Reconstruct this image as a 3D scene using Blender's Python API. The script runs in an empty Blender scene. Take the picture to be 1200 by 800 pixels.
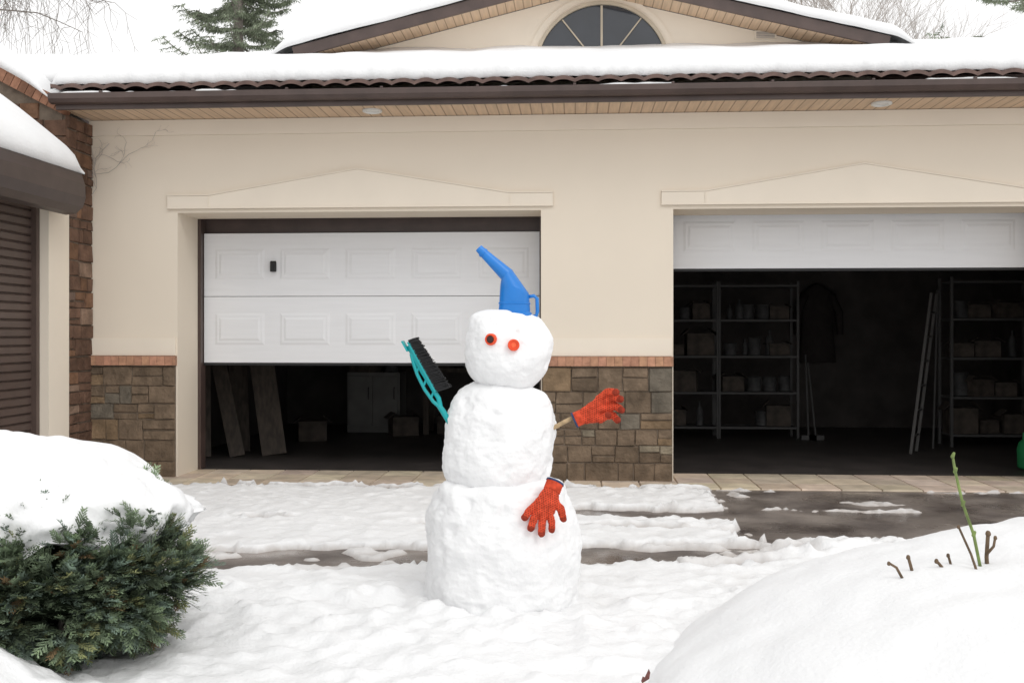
import bpy, bmesh, math, random
from mathutils import Vector, Matrix, noise
from math import sin, cos, pi, radians, sqrt
random.seed(7)
scene = bpy.context.scene
COL = scene.collection

# ------------------------------------------------------------------ helpers
def N(x, y, z=0.0):
    return noise.noise(Vector((x, y, z)))
def FR(x, y, z=0.0, o=4):
    return noise.fractal(Vector((x, y, z)), 1.0, 2.0, o)
def sm(a, b, x):
    t = min(1.0, max(0.0, (x - a) / (b - a)))
    return t * t * (3 - 2 * t)

class MB:
    def __init__(s):
        s.v = []; s.f = []; s.c = []; s.m = []
    def face(s, idx, col=None, m=0):
        s.f.append(tuple(idx)); s.c.append(col or (1, 1, 1)); s.m.append(m)
    def poly(s, pts, col=None, m=0):
        b = len(s.v); s.v += [tuple(p) for p in pts]
        s.face(range(b, b + len(pts)), col, m)
    def box(s, x0, x1, y0, y1, z0, z1, col=None, m=0):
        b = len(s.v)
        s.v += [(x0,y0,z0),(x1,y0,z0),(x1,y1,z0),(x0,y1,z0),(x0,y0,z1),(x1,y0,z1),(x1,y1,z1),(x0,y1,z1)]
        for q in ((3,2,1,0),(4,5,6,7),(0,1,5,4),(1,2,6,5),(2,3,7,6),(3,0,4,7)):
            s.face([b + i for i in q], col, m)
    def obox(s, c, ax, ay, az, hx, hy, hz, col=None, m=0):
        c = Vector(c); ax = Vector(ax) * hx; ay = Vector(ay) * hy; az = Vector(az) * hz
        b = len(s.v)
        for sx, sy, sz in ((-1,-1,-1),(1,-1,-1),(1,1,-1),(-1,1,-1),(-1,-1,1),(1,-1,1),(1,1,1),(-1,1,1)):
            s.v.append(tuple(c + ax * sx + ay * sy + az * sz))
        for q in ((3,2,1,0),(4,5,6,7),(0,1,5,4),(1,2,6,5),(2,3,7,6),(3,0,4,7)):
            s.face([b + i for i in q], col, m)
    def frustum(s, o, U, V, W, u0, u1, v0, v1, d, ins, col=None, m=0, jit=0.0, back=0.0):
        o = Vector(o); U = Vector(U); V = Vector(V); W = Vector(W)
        P = lambda u, v, w: tuple(o + U * u + V * v + W * w)
        j = lambda: random.uniform(-jit, jit)
        b = len(s.v)
        s.v += [P(u0,v0,back),P(u1,v0,back),P(u1,v1,back),P(u0,v1,back)]
        s.v += [P(u0+ins+j(),v0+ins+j(),d+j()*.5),P(u1-ins+j(),v0+ins+j(),d+j()*.5),P(u1-ins+j(),v1-ins+j(),d+j()*.5),P(u0+ins+j(),v1-ins+j(),d+j()*.5)]
        for q in ((4,5,6,7),(0,1,5,4),(1,2,6,5),(2,3,7,6),(3,0,4,7)):
            s.face([b + i for i in q], col, m)
    def tube(s, pts, rad, n=8, caps=True, col=None, m=0, sx=1.0, up=None):
        pts = [Vector(p) for p in pts]
        if not hasattr(rad, '__len__'): rad = [rad] * len(pts)
        b = len(s.v); k = len(pts)
        ref = Vector(up) if up else Vector((0.13, -1, 0.21)).normalized()
        for i, p in enumerate(pts):
            d = (pts[min(i+1,k-1)] - pts[max(i-1,0)])
            if d.length < 1e-9: d = Vector((0,0,1))
            d.normalize()
            a = d.cross(ref)
            if a.length < 1e-4: a = d.cross(Vector((1,0,0)))
            a.normalize(); c = a.cross(d).normalized()
            for t in range(n):
                an = 2 * pi * t / n
                s.v.append(tuple(p + (a * cos(an) * sx + c * sin(an)) * rad[i]))
        for i in range(k - 1):
            for t in range(n):
                t2 = (t + 1) % n
                s.face((b+i*n+t, b+i*n+t2, b+(i+1)*n+t2, b+(i+1)*n+t), col, m)
        if caps:
            s.face([b + t for t in range(n)][::-1], col, m)
            s.face([b + (k-1)*n + t for t in range(n)], col, m)
    def capsule(s, p0, p1, r0, r1, n=14):
        p0 = Vector(p0); p1 = Vector(p1); d = (p1 - p0)
        L = d.length; d.normalize() if L > 1e-9 else None
        pts = []; rr = []
        for k in range(5):
            a = -pi/2 + .1 + (pi/2 - .1) * k / 5
            pts.append(p0 + d * r0 * sin(a)); rr.append(r0 * cos(a))
        pts.append(p0); rr.append(r0); pts.append(p1); rr.append(r1)
        for k in range(1, 6):
            a = (pi/2 - .1) * k / 5
            pts.append(p1 + d * r1 * sin(a)); rr.append(r1 * cos(a))
        s.tube(pts, rr, n)
    def lathe(s, prof, n=32, cx=0, cy=0, col=None, m=0, cap=True):
        b = len(s.v); k = len(prof)
        for r, z in prof:
            for t in range(n):
                an = 2*pi*t/n
                s.v.append((cx + r*cos(an), cy + r*sin(an), z))
        for i in range(k-1):
            for t in range(n):
                t2 = (t+1) % n
                s.face((b+i*n+t, b+i*n+t2, b+(i+1)*n+t2, b+(i+1)*n+t), col, m)
        if cap:
            s.face([b+t for t in range(n)][::-1], col, m)
            s.face([b+(k-1)*n+t for t in range(n)], col, m)
    def obj(s, name, mats, parent=None, smooth=False, bevel=0, colors=False, auto=None, label=None, vcol=None):
        me = bpy.data.meshes.new(name)
        me.from_pydata(s.v, [], s.f)
        if not isinstance(mats, (list, tuple)): mats = [mats]
        for mt in mats: me.materials.append(mt)
        if len(mats) > 1: me.polygons.foreach_set('material_index', s.m)
        if colors:
            at = me.color_attributes.new('col', 'FLOAT_COLOR', 'CORNER')
            d = []
            for f, c in zip(s.f, s.c):
                for _ in f: d += [c[0], c[1], c[2], 1.0]
            at.data.foreach_set('color', d)
        if vcol:
            at = me.color_attributes.new('col', 'FLOAT_COLOR', 'POINT')
            d = []
            for c in vcol: d += [c[0], c[1], c[2], 1.0]
            at.data.foreach_set('color', d)
        if smooth: me.polygons.foreach_set('use_smooth', [True]*len(s.f))
        me.validate(); me.update()
        ob = bpy.data.objects.new(name, me); COL.objects.link(ob)
        if bevel:
            mo = ob.modifiers.new('b', 'BEVEL'); mo.width = bevel; mo.segments = 2; mo.limit_method = 'ANGLE'; mo.angle_limit = radians(40)
        if auto is not None:
            try: me.set_sharp_from_angle(angle=radians(auto))
            except Exception: pass
        if parent is not None: par(ob, parent)
        if label: ob['label'] = label
        return ob

def par(ob, parent):
    ob.parent = parent
    ob.matrix_parent_inverse = (Matrix.Translation(parent.location) if parent.type == 'EMPTY' else parent.matrix_basis).inverted()

def empty(name, loc, label, cat, group=None):
    e = bpy.data.objects.new(name, None); e.location = loc; e.empty_display_size = .1
    COL.objects.link(e); e['label'] = label; e['category'] = cat
    if group: e['group'] = group
    return e
def thing(o, label, cat, group=None):
    o['label'] = label; o['category'] = cat
    if group: o['group'] = group
    return o

# ------------------------------------------------------------------ materials
def mat(name, base, rough=.7, var=.12, nscale=6, bump=.2, bscale=40, bdist=.01, metal=0, spec=.5, attr=False, stretch=None, col2=None):
    m = bpy.data.materials.new(name); m.use_nodes = True
    nt = m.node_tree; nd = nt.nodes; L = nt.links
    P = nd['Principled BSDF']
    P.inputs['Roughness'].default_value = rough; P.inputs['Metallic'].default_value = metal
    P.inputs['Specular IOR Level'].default_value = spec
    tc = nd.new('ShaderNodeTexCoord')
    co = tc.outputs['Object']
    if stretch:
        mp = nd.new('ShaderNodeMapping'); mp.inputs['Scale'].default_value = stretch
        L.new(co, mp.inputs['Vector']); co = mp.outputs['Vector']
    n1 = nd.new('ShaderNodeTexNoise'); n1.inputs['Scale'].default_value = nscale; n1.inputs['Detail'].default_value = 6
    L.new(co, n1.inputs['Vector'])
    mx = nd.new('ShaderNodeMix'); mx.data_type = 'RGBA'
    c2 = col2 or tuple(min(1, c*(1+var)) for c in base)
    c1 = base if col2 else tuple(c*(1-var) for c in base)
    cr = nd.new('ShaderNodeMapRange'); cr.inputs[1].default_value = .35; cr.inputs[2].default_value = .65
    L.new(n1.outputs['Fac'], cr.inputs[0]); L.new(cr.outputs[0], mx.inputs['Factor'])
    mx.inputs['A'].default_value = (*c1, 1); mx.inputs['B'].default_value = (*c2, 1)
    out = mx.outputs['Result']
    if attr:
        at = nd.new('ShaderNodeAttribute'); at.attribute_name = 'col'
        mm = nd.new('ShaderNodeMix'); mm.data_type = 'RGBA'; mm.blend_type = 'MULTIPLY'; mm.inputs['Factor'].default_value = 1
        L.new(out, mm.inputs['A']); L.new(at.outputs['Color'], mm.inputs['B']); out = mm.outputs['Result']
    L.new(out, P.inputs['Base Color'])
    if bump:
        n2 = nd.new('ShaderNodeTexNoise'); n2.inputs['Scale'].default_value = bscale; n2.inputs['Detail'].default_value = 5
        L.new(co, n2.inputs['Vector'])
        bp = nd.new('ShaderNodeBump'); bp.inputs['Strength'].default_value = bump; bp.inputs['Distance'].default_value = bdist
        L.new(n2.outputs['Fac'], bp.inputs['Height']); L.new(bp.outputs['Normal'], P.inputs['Normal'])
    return m

M_snow = mat('snow', (.805,.808,.813), .8, .015, 3, .4, 45, .010, spec=.12)
M_gsnow = mat('ground_snow', (.805,.808,.813), .75, .02, 3, .5, 38, .013, spec=.15, attr=True)
M_snowball = mat('packed_snow', (.83,.833,.838), .8, .025, 14, .55, 40, .011, spec=.12)
M_stucco = mat('cream_stucco', (.755,.672,.562), .9, .02, .9, .25, 120, .003, spec=.2)
M_stucco2 = mat('cream_trim', (.785,.705,.597), .85, .02, 2, .15, 120, .002, spec=.2)
M_mortar = mat('mortar', (.16,.125,.095), .95, .2, 12, .5, 60)
M_stone = mat('field_stone', (.9,.9,.9), .9, .34, 9, .7, 30, .02, attr=True, spec=.2)
M_brick = mat('brick', (.46,.25,.16), .9, .15, 20, .5, 70, .008, attr=True, spec=.2)
M_brown = mat('brown_metal', (.075,.050,.043), .4, .15, 5, .1, 30, .003)
M_tile = mat('roof_tile', (.13,.08,.066), .6, .25, 12, .3, 40, .006)
M_door = mat('white_door_paint', (.78,.785,.80), .5, .015, 2, .25, 90, .002, stretch=(1,1,14))
M_black = mat('black_rubber', (.014,.014,.015), .6, .2, 20, .1, 50, .002)
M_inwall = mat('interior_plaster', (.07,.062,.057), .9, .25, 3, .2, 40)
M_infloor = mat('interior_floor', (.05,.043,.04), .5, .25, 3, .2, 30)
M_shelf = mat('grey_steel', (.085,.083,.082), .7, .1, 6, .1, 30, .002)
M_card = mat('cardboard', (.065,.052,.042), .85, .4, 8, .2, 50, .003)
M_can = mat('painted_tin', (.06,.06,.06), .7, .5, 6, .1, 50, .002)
M_wood = mat('plank_wood', (.060,.047,.037), .8, .3, 9, .3, 40, .004, stretch=(3,3,.4))
M_green = mat('green_plastic', (.02,.20,.07), .4, .1, 6, .05, 30, .002)
M_glass = mat('window_glass', (.03,.035,.045), .08, .2, 2, 0, spec=.8)
M_branch = mat('bark', (.20,.175,.155), .9, .3, 20, .6, 60, .01)
M_twig = mat('pale_twig', (.38,.34,.31), .9, .2, 8, 0)
M_lampw = mat('white_plastic', (.7,.7,.68), .4, .03, 5, 0)

def wood_soffit():
    m = mat('soffit_wood', (.62,.46,.32), .55, .10, 3, .1, 30, .002, stretch=(12,.8,1))
    nt = m.node_tree; nd = nt.nodes; L = nt.links; P = nd['Principled BSDF']
    tc = nd.new('ShaderNodeTexCoord'); sp = nd.new('ShaderNodeSeparateXYZ'); L.new(tc.outputs['Object'], sp.inputs[0])
    a = nd.new('ShaderNodeMath'); a.operation = 'MULTIPLY'; a.inputs[1].default_value = 10.5; L.new(sp.outputs['X'], a.inputs[0])
    b = nd.new('ShaderNodeMath'); b.operation = 'FRACT'; L.new(a.outputs[0], b.inputs[0])
    c = nd.new('ShaderNodeMath'); c.operation = 'LESS_THAN'; c.inputs[1].default_value = .12; L.new(b.outputs[0], c.inputs[0])
    src = P.inputs['Base Color'].links[0].from_socket
    mx = nd.new('ShaderNodeMix'); mx.data_type = 'RGBA'; L.new(c.outputs[0], mx.inputs['Factor']); L.new(src, mx.inputs['A'])
    mx.inputs['B'].default_value = (.34,.23,.15,1); L.new(mx.outputs['Result'], P.inputs['Base Color'])
    return m
M_soffit = wood_soffit()

def asphalt():
    m = mat('wet_asphalt', (.10,.082,.073), .5, .2, 2.2, .7, 90, .012, col2=(.25,.215,.19))
    nt = m.node_tree; nd = nt.nodes; L = nt.links; P = nd['Principled BSDF']
    tc = nd.new('ShaderNodeTexCoord')
    n = nd.new('ShaderNodeTexNoise'); n.inputs['Scale'].default_value = 1.6; n.inputs['Detail'].default_value = 4
    L.new(tc.outputs['Object'], n.inputs['Vector'])
    r = nd.new('ShaderNodeMapRange'); r.inputs[1].default_value = .42; r.inputs[2].default_value = .58; r.inputs[3].default_value = .10; r.inputs[4].default_value = .6
    L.new(n.outputs['Fac'], r.inputs[0]); L.new(r.outputs[0], P.inputs['Roughness'])
    bp = [q for q in nd if q.bl_idname == 'ShaderNodeBump'][0]
    r2 = nd.new('ShaderNodeMapRange'); r2.inputs[1].default_value = .42; r2.inputs[2].default_value = .58; r2.inputs[3].default_value = .12; r2.inputs[4].default_value = .9
    L.new(n.outputs['Fac'], r2.inputs[0]); L.new(r2.outputs[0], bp.inputs['Strength'])
    return m
M_asph = asphalt()

# ------------------------------------------------------------------ camera, light, world
cam = bpy.data.cameras.new('camera'); camo = bpy.data.objects.new('camera', cam); COL.objects.link(camo)
cam.sensor_width = 36; cam.lens = 35; cam.clip_end = 2000; cam.shift_y = -8/1200
camo.location = (0, -8.8, 1.3); camo.rotation_euler = (radians(90), 0, radians(3.6))
scene.camera = camo
scene.view_settings.view_transform = 'Standard'; scene.view_settings.look = 'None'; scene.view_settings.exposure = 0
w = bpy.data.worlds.new('World'); scene.world = w; w.use_nodes = True
nt = w.node_tree; bg = nt.nodes['Background']
sk = nt.nodes.new('ShaderNodeTexSky'); sk.sky_type = 'NISHITA'; sk.sun_disc = False
sk.sun_elevation = radians(48); sk.sun_rotation = radians(139); sk.dust_density = 4
hs = nt.nodes.new('ShaderNodeHueSaturation'); hs.inputs['Saturation'].default_value = .12
nt.links.new(sk.outputs[0], hs.inputs['Color'])
mx = nt.nodes.new('ShaderNodeMix'); mx.data_type = 'RGBA'; mx.inputs['Factor'].default_value = .85
nt.links.new(hs.outputs[0], mx.inputs['A']); mx.inputs['B'].default_value = (10.0,9.96,9.93,1)
nt.links.new(mx.outputs['Result'], bg.inputs['Color']); bg.inputs['Strength'].default_value = .122
sun = bpy.data.lights.new('sun', 'SUN'); suno = bpy.data.objects.new('sun', sun); COL.objects.link(suno)
sun.energy = .8; sun.angle = radians(30); sun.color = (1, .985, .955)
suno.rotation_euler = Vector((-.62, .72, -1.05)).to_track_quat('-Z', 'Y').to_euler()

# ------------------------------------------------------------------ ground
mb = MB(); mb.poly([(-300,-300,-.012),(300,-300,-.012),(300,300,-.012),(-300,300,-.012)])
o = mb.obj('ground', M_snow); o['kind'] = 'structure'; o['label'] = 'snow covered ground around the garage'
mb = MB(); mb.poly([(-4.4,-8,0),(9,-8,0),(9,-.38,0),(-4.4,-.38,0)])
o = mb.obj('driveway', M_asph); o['kind'] = 'structure'; o['label'] = 'wet dark asphalt driveway'

def bare(x, y):
    n1 = N(x*1.4, y*1.4, 3); n2 = N(x*5, y*5, 1); n3 = N(x*14, y*14, 2); n4 = N(x*1.7, y*1.7, 9)
    wx = x + .22*n1 + .12*n2 + .05*n3
    wy = y + .10*n4 + .07*N(x*5, y*5, 7) + .04*n3
    b = sm(0,.10, wx - 1.02) * sm(0,.12, wy+2.70)
    b *= 1 - .60*sm(.1,.55, N(x*1.1+7, y*4.0, 4)+.35*n2)
    s1 = sm(0, .08, .25 - abs(wy + 1.60)) * sm(-.1, .3, wx + .25)
    s2 = sm(0, .08, .32 - abs(wy + 3.02 - .10*x)) * sm(-.1,.3, wx + 2.6) * (1 - sm(1.0,1.5,wx))
    s2 *= 1 - .75*sm(.1,.4, N(x*2.1+3, y*6, 5)+.3*n2)
    s3 = sm(0, .06, .09 - abs(wy + .50)) * .9 * sm(0,.3, wx + 3.9)
    s4 = sm(0, .08, .10 - abs(wy + 2.1 + .05*x)) * sm(.1,.5,N(x*1.1,y*3,11)+.15) * sm(0,.5,wx+2.6)
    return max(b, s1, s2, s3, s4)
def snow_h(x, y):
    b = bare(x, y)
    h = .040 + .014*N(x*.9, y*.9, 5) + .012*N(x*3.1, y*3.1, 6)
    l = FR(x*7, y*7, 2, 3)
    near = sm(-3.55,-4.1,y)
    soft = 1-.45*sm(-4.3,-5.2,y)
    r = sqrt((x+.35)**2+(y+4.01)**2)
    h += .035*near*(1+N(x*1.3,y*1.3,15))
    h += l*(.009 + .012*near*soft + .010*sm(.3,.9,x)*(1-near))
    h += max(0, N(x*11, y*11, 4))*(.022+.02*near*soft)
    h += max(0, N(x*4.5, y*4.5, 14))*.035*near*soft - max(0, N(x*3.2, y*3.2, 24)-.1)*.06*near*soft
    h += abs(N(x*18,y*18,30))*.012*near*soft
    h -= .045*near*math.exp(-(r/.75)**2)
    h = h*(1-b) - .05*b
    if b < .9 and b > .02: h += max(0, N(x*9,y*9,21))*.06*(1-b) + max(0,N(x*20,y*20,23))*.035*(1-b)
    rdg = math.exp(-((y+2.95-.05*x)/.22)**2)*sm(.3,1.0,x)
    h += rdg*(.03+.06*abs(N(x*6,y*6,31))+.045*abs(N(x*14,y*14,32)))
    h += .30*math.exp(-((x+2.05)**2+(y+5.75)**2)/.10)
    h += .022*math.exp(-((r-.41)/.05)**2)*(.5+1.5*N(x*8,y*8,3))
    return h, b
mb = MB(); vc = []
X0,X1,Y0,Y1 = -5.2,6.0,-8.2,-.40
st = .024
nx = int((X1-X0)/st)
ys = []; y = Y1
while y > Y0:
    ys.append(y); y -= st if y > -6.2 else .08
for y in ys:
    for i in range(nx+1):
        x = X0 + st*i
        h, b = snow_h(x, y)
        e = min(1, (x-X0)/.2, (X1-x)/.2, (y-Y0)/.3)
        mb.v.append((x, y, h*max(0,e) - .02*(1-max(0,e))))
        t = (1 - sm(-.01,.040,h)) * (1 if y > -3.8 else .2)
        t = max(t, .45*sm(.02,.35,b)) 
        d = .06*max(0,N(x*2.5,y*6,40))*(1 if y>-3.7 else .2)
        vc.append((1-.46*t-d, 1-.51*t-d*1.05, 1-.55*t-d*1.1))
W = nx+1
for j in range(len(ys)-1):
    for i in range(nx):
        a = j*W+i
        if max(mb.v[a][2],mb.v[a+1][2],mb.v[a+W][2],mb.v[a+W+1][2]) > -.02:
            mb.face((a+W, a+W+1, a+1, a))
o = mb.obj('snow', M_gsnow, smooth=True, vcol=vc); o['kind'] = 'structure'; o['label'] = 'trampled snow lying over the driveway'

# paving in front of doors
M_pave = mat('paving_tile', (.62,.54,.45), .6, .15, 6, .2, 50, .004, attr=True)
mb = MB(); mb.box(-4.4,6.0,-.40,.50,-.05,.006, col=(.4,.37,.35))
x = -4.39
while x < 5.95:
    for (ya,yb) in ((-.395,-.10),(-.095,.20),(.205,.495)):
        c = random.uniform(.78,1.05)
        mb.frustum((x,ya,.006),(1,0,0),(0,1,0),(0,0,1),.004,.326,.0,yb-ya,.012,.004,col=(c,c*random.uniform(.92,1),c*random.uniform(.86,.95)))
    x += .33
o = mb.obj('paving', M_pave, colors=True); o['kind'] = 'structure'; o['label'] = 'cream tiled threshold strip'

# ------------------------------------------------------------------ garage building
G = empty('garage_building', (.8, 0, 0), 'cream double garage with stone plinth and snowy roof', 'garage')
xs = [-4.4,-3.585,-.297,.863,4.15,6.0]; ZL = 2.40; ZT = 3.24
mb = MB()
def gridsolid(mb, xs, zs, fill, y0, y1):
    idx = {}
    def V(i, j, k):
        key = (i,j,k)
        if key not in idx:
            idx[key] = len(mb.v); mb.v.append((xs[i], y1 if k else y0, zs[j]))
        return idx[key]
    F = lambda i, j: 0 <= i < len(xs)-1 and 0 <= j < len(zs)-1 and fill(i, j)
    for i in range(len(xs)-1):
        for j in range(len(zs)-1):
            if not F(i,j): continue
            mb.face((V(i,j,0),V(i+1,j,0),V(i+1,j+1,0),V(i,j+1,0)))
            mb.face((V(i,j,1),V(i,j+1,1),V(i+1,j+1,1),V(i+1,j,1)))
            if not F(i-1,j): mb.face((V(i,j,0),V(i,j+1,0),V(i,j+1,1),V(i,j,1)))
            if not F(i+1,j): mb.face((V(i+1,j,0),V(i+1,j,1),V(i+1,j+1,1),V(i+1,j+1,0)))
            if not F(i,j-1): mb.face((V(i,j,0),V(i,j,1),V(i+1,j,1),V(i+1,j,0)))
            if not F(i,j+1): mb.face((V(i,j+1,0),V(i+1,j+1,0),V(i+1,j+1,1),V(i,j+1,1)))
gridsolid(mb, xs, [-.05, ZL, ZT], lambda i,j: j==1 or i in (0,2,4), 0, .48)
wall = mb.obj('wall', M_stucco, G)
mb = MB()
mb.box(-4.4,-4.15,.483,5.6,-.05,3.3); mb.box(5.75,6.0,.483,5.6,-.05,3.3); mb.box(-4.147,5.747,5.35,5.6,-.05,3.3)
mb.box(-4.147,5.747,.483,5.347,2.75,2.85)
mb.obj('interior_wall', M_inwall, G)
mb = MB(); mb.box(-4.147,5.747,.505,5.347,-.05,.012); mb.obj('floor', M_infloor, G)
for a,b in ((-3.585,-.297),(.863,4.15)):
    mb = MB()
    mb.box(a-.1,b+.1,.62,.70,2.28,2.6)
    mb.box(a-.005,a+.03,.483,.60,0.02,2.5); mb.box(b-.03,b+.005,.483,.60,0.02,2.5)
    mb.obj('door_frame', M_brown, G)
mb = MB(); mb.box(-4.4,6.0,-.022,-.001,3.10,ZT-.002); mb.obj('cornice', M_stucco2, G)
for a,b in ((-4.4,-3.60),(-.283,.85),(4.165,6.0)):
    mb = MB(); mb.box(a,b,-.016,-.001,1.112,1.27); mb.obj('band', M_stucco2, G)
def ped(c):
    mb = MB()
    a,b = c-1.74, c+1.74
    P = [(a,2.445),(b,2.445),(b,2.55),(b-.38,2.55),(c,2.775),(a+.38,2.55),(a,2.55)]
    n=len(P); k=len(mb.v)
    mb.v += [(x,-.022,z) for x,z in P]+[(x,-.001,z) for x,z in P]
    mb.face([k,k+1,k+2,k+3,k+4,k+5,k+6])
    for i in range(n):
        j=(i+1)%n; mb.face((k+i,k+n+i,k+n+j,k+j))
    for (p,q) in ((P[6],P[5]),(P[5],P[4]),(P[4],P[3]),(P[3],P[2])):
        dx,dz=q[0]-p[0],q[1]-p[1]; l=sqrt(dx*dx+dz*dz)
        mb.obox(((p[0]+q[0])/2,-.016,(p[1]+q[1])/2+.006),(dx/l,0,dz/l),(0,1,0),(-dz/l,0,dx/l),l/2,.014,.005)
    mb.box(a-.004,b+.004,-.028,-.003,2.434,2.446)
    for xx in (a+.38,b-.38):
        mb.box(xx-.004,xx+.004,-.028,-.021,2.447,2.545)
    mb.obj('door_moulding', M_stucco2, G)
ped(-1.932); ped(2.5)

# stone plinth
TINT = [1,1,1]
def scol():
    r = random.random()
    k = random.uniform(.84,1.16)
    if r < .14: c = (.26,.18,.11)
    elif r < .24: c = (.20,.172,.135)
    elif r < .27: c = (.31,.26,.19)
    else: c = (.195,.142,.098)
    return tuple(c[i]*k*TINT[i] for i in range(3))
def stones(mb, o, U, V, Wd, u1, v1, hmin=.12, hmax=.21, d=.016, wmin=.11, wmax=.30):
    v = 0
    while v < v1-.02:
        h = random.uniform(hmin,hmax)
        if v1-(v+h) < .09: h = v1-v
        u = 0
        while u < u1-.01:
            wd = random.uniform(wmin,wmax)
            if u1-(u+wd) < .10: wd = u1-u
            g = .001
            if h > .14 and random.random() < .35:
                hh = h*random.uniform(.35,.65)
                mb.frustum(o,U,V,Wd,u+g,u+wd-g,v+g,v+hh-g,d+random.uniform(-.004,.008),.008,col=scol(),jit=.007)
                mb.frustum(o,U,V,Wd,u+g,u+wd-g,v+hh+g,v+h-g,d+random.uniform(-.004,.008),.008,col=scol(),jit=.007)
            else:
                mb.frustum(o,U,V,Wd,u+g,u+wd-g,v+g,v+h-g,d+random.uniform(-.004,.008),.008,col=scol(),jit=.007)
            u += wd
        v += h
for a,b in ((-4.395,-3.60),(-.287,.853),(4.16,6.0)):
    mb = MB(); mm = MB()
    mm.box(a,b,-.018,-.001,0,1.02)
    stones(mb,(a,-.014,0),(1,0,0),(0,0,1),(0,-1,0),b-a,1.015)
    pl = mb.obj('stone_plinth', M_stone, G, colors=True)
    mm.obj('mortar', M_mortar, pl)
for a,b in ((-4.395,-3.59),(-.29,.86),(4.155,6.0)):
    mb = MB(); x = a
    mb.box(a,b,-.046,-.001,1.0225,1.107,col=(.8,.85,.9))
    while x < b-.02:
        k = random.uniform(.85,1.15)
        mb.frustum((x,-.001,1.022),(1,0,0),(0,0,1),(0,-1,0),.001,min(.070,b-x),.0,.086,.049,.002,col=(k,k*random.uniform(.95,1.05),k),jit=.001)
        x += .071
    mb.obj('brick_course', M_brick, G, colors=True)

# eave
mb = MB(); mb.box(-4.42,6.2,-.50,.02,3.242,3.262); mb.obj('soffit', M_soffit, G)
mb = MB()
mb.box(-4.44,6.2,-.53,-.502,3.225,3.35)
prof = [(-.532,3.29),(-.56,3.262),(-.60,3.27),(-.625,3.30),(-.63,3.345),(-.62,3.347),(-.612,3.31),(-.59,3.285),(-.56,3.28),(-.545,3.30)]
k = len(mb.v); n = len(prof)
for X in (-4.46,6.2): mb.v += [(X,a,b) for a,b in prof]
for i in range(n): mb.face((k+i,k+(i+1)%n,k+n+(i+1)%n,k+n+i))
mb.face([k+i for i in range(n)][::-1]); mb.face([k+n+i for i in range(n)])
for X in [-4.0+.8*i for i in range(13)]:
    mb.box(X-.012,X+.012,-.632,-.53,3.345,3.36)
gut = mb.obj('gutter', M_brown, G, bevel=.003)
mb = MB(); n=900
for r,(yy,dz) in enumerate(((-.615,0),(-.60,.6),(-.575,1),(-.55,.8),(-.54,.2))):
    for i in range(n+1):
        X=-4.4+10.5*i/n; a=sm(-.15,.3,N(X*1.1,0,50)+.25*N(X*6,0,51))
        mb.v.append((X,yy,3.315+a*(.018+.038*dz)+.01*dz*N(X*9,yy*9,52)))
for r in range(4):
    for i in range(n):
        a=r*(n+1)+i; mb.face((a,a+1,a+n+2,a+n+1))
mb.obj('gutter_snow', M_snow, gut, smooth=True)
# roof geometry
SL = .315; RY = 2.5
def roofz(y):
    return 3.39 + SL*(y+.6) if y < RY else 3.39 + SL*(RY+.6) - SL*(y-RY)
mb = MB()
nx = 1000
rows = [-.60,-.56,-.45]
for r,yy in enumerate(rows):
    for i in range(nx+1):
        X = -4.45 + 10.65*i/nx
        ph = (X/.19)%1.0
        hh = .028*abs(sin(pi*ph))**.8
        mb.v.append((X, yy, roofz(yy)+hh+.012))
for r in range(2):
    for i in range(nx):
        a = r*(nx+1)+i; mb.face((a,a+1,a+nx+2,a+nx+1))
b = len(mb.v)
for i in range(nx+1):
    x,y_,z = mb.v[i]; mb.v.append((x,y_+.004,z-.03))
for i in range(nx): mb.face((b+i,b+i+1,i+1,i))
mb.poly([(-4.45,-.55,roofz(-.55)-.012),(6.2,-.55,roofz(-.55)-.012),(6.2,RY,roofz(RY)-.012),(-4.45,RY,roofz(RY)-.012)])
mb.poly([(-8,-.1,roofz(-.1)-.012),(-4.46,-.1,roofz(-.1)-.012),(-4.46,RY,roofz(RY)-.012),(-8,RY,roofz(RY)-.012)])
mb.poly([(-8,RY,roofz(RY)-.012),(6.2,RY,roofz(RY)-.012),(6.2,5.8,roofz(5.8)-.012),(-8,5.8,roofz(5.8)-.012)])
roof = mb.obj('roof', M_tile, G)
mb = MB()
def roofsnow(xa, xb, ystart, sx):
    prof = [(-.02,.03),(-.045,.06),(-.05,.10),(-.03,.145),(.03,.175),(.12,.185)]
    n = int((xb-xa)/sx); rowsY = [(p[0],p[1],0) for p in prof]
    yy = .25
    while ystart+yy < 5.8: rowsY.append((yy,.185,1)); yy += .12
    b = len(mb.v)
    for (dy,dz,t) in rowsY:
        for i in range(n+1):
            X = xa+(xb-xa)*i/n; Y = ystart+dy
            s = 1 + .18*N(X*.8,0,1) + .10*N(X*3,Y,2)
            edge = (.022*N(X*6,0,5) + .014*N(X*17,0,6) + .02*N(X*1.5,0,7)) if not t else 0
            e = min(1, (X-xa)/.08+.3, (xb-X)/.08+.3)
            rz = roofz(Y) if Y<RY-.25 or Y>RY+.25 else roofz(RY)-.5*SL*((Y-RY)**2/.5+.125)
            dzz = dz + (.010*N(X*13,dy*20,8) if not t else 0)
            mb.v.append((X, Y+edge, rz + dzz*s*e + (.016*N(X*2.2,Y*2.2,8) if t else 0)))
    for r in range(len(rowsY)-1):
        for i in range(n):
            a = b+r*(n+1)+i; mb.face((a,a+1,a+n+2,a+n+1))
    for side in (0,n):
        loop = [b+r*(n+1)+side for r in range(len(rowsY))]
        kk = len(mb.v)
        for r in loop:
            x,y_,z = mb.v[r]; mb.v.append((x,y_,roofz(y_)-.005))
        for q in range(len(loop)-1):
            mb.face((loop[q],loop[q+1],kk+q+1,kk+q))
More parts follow.
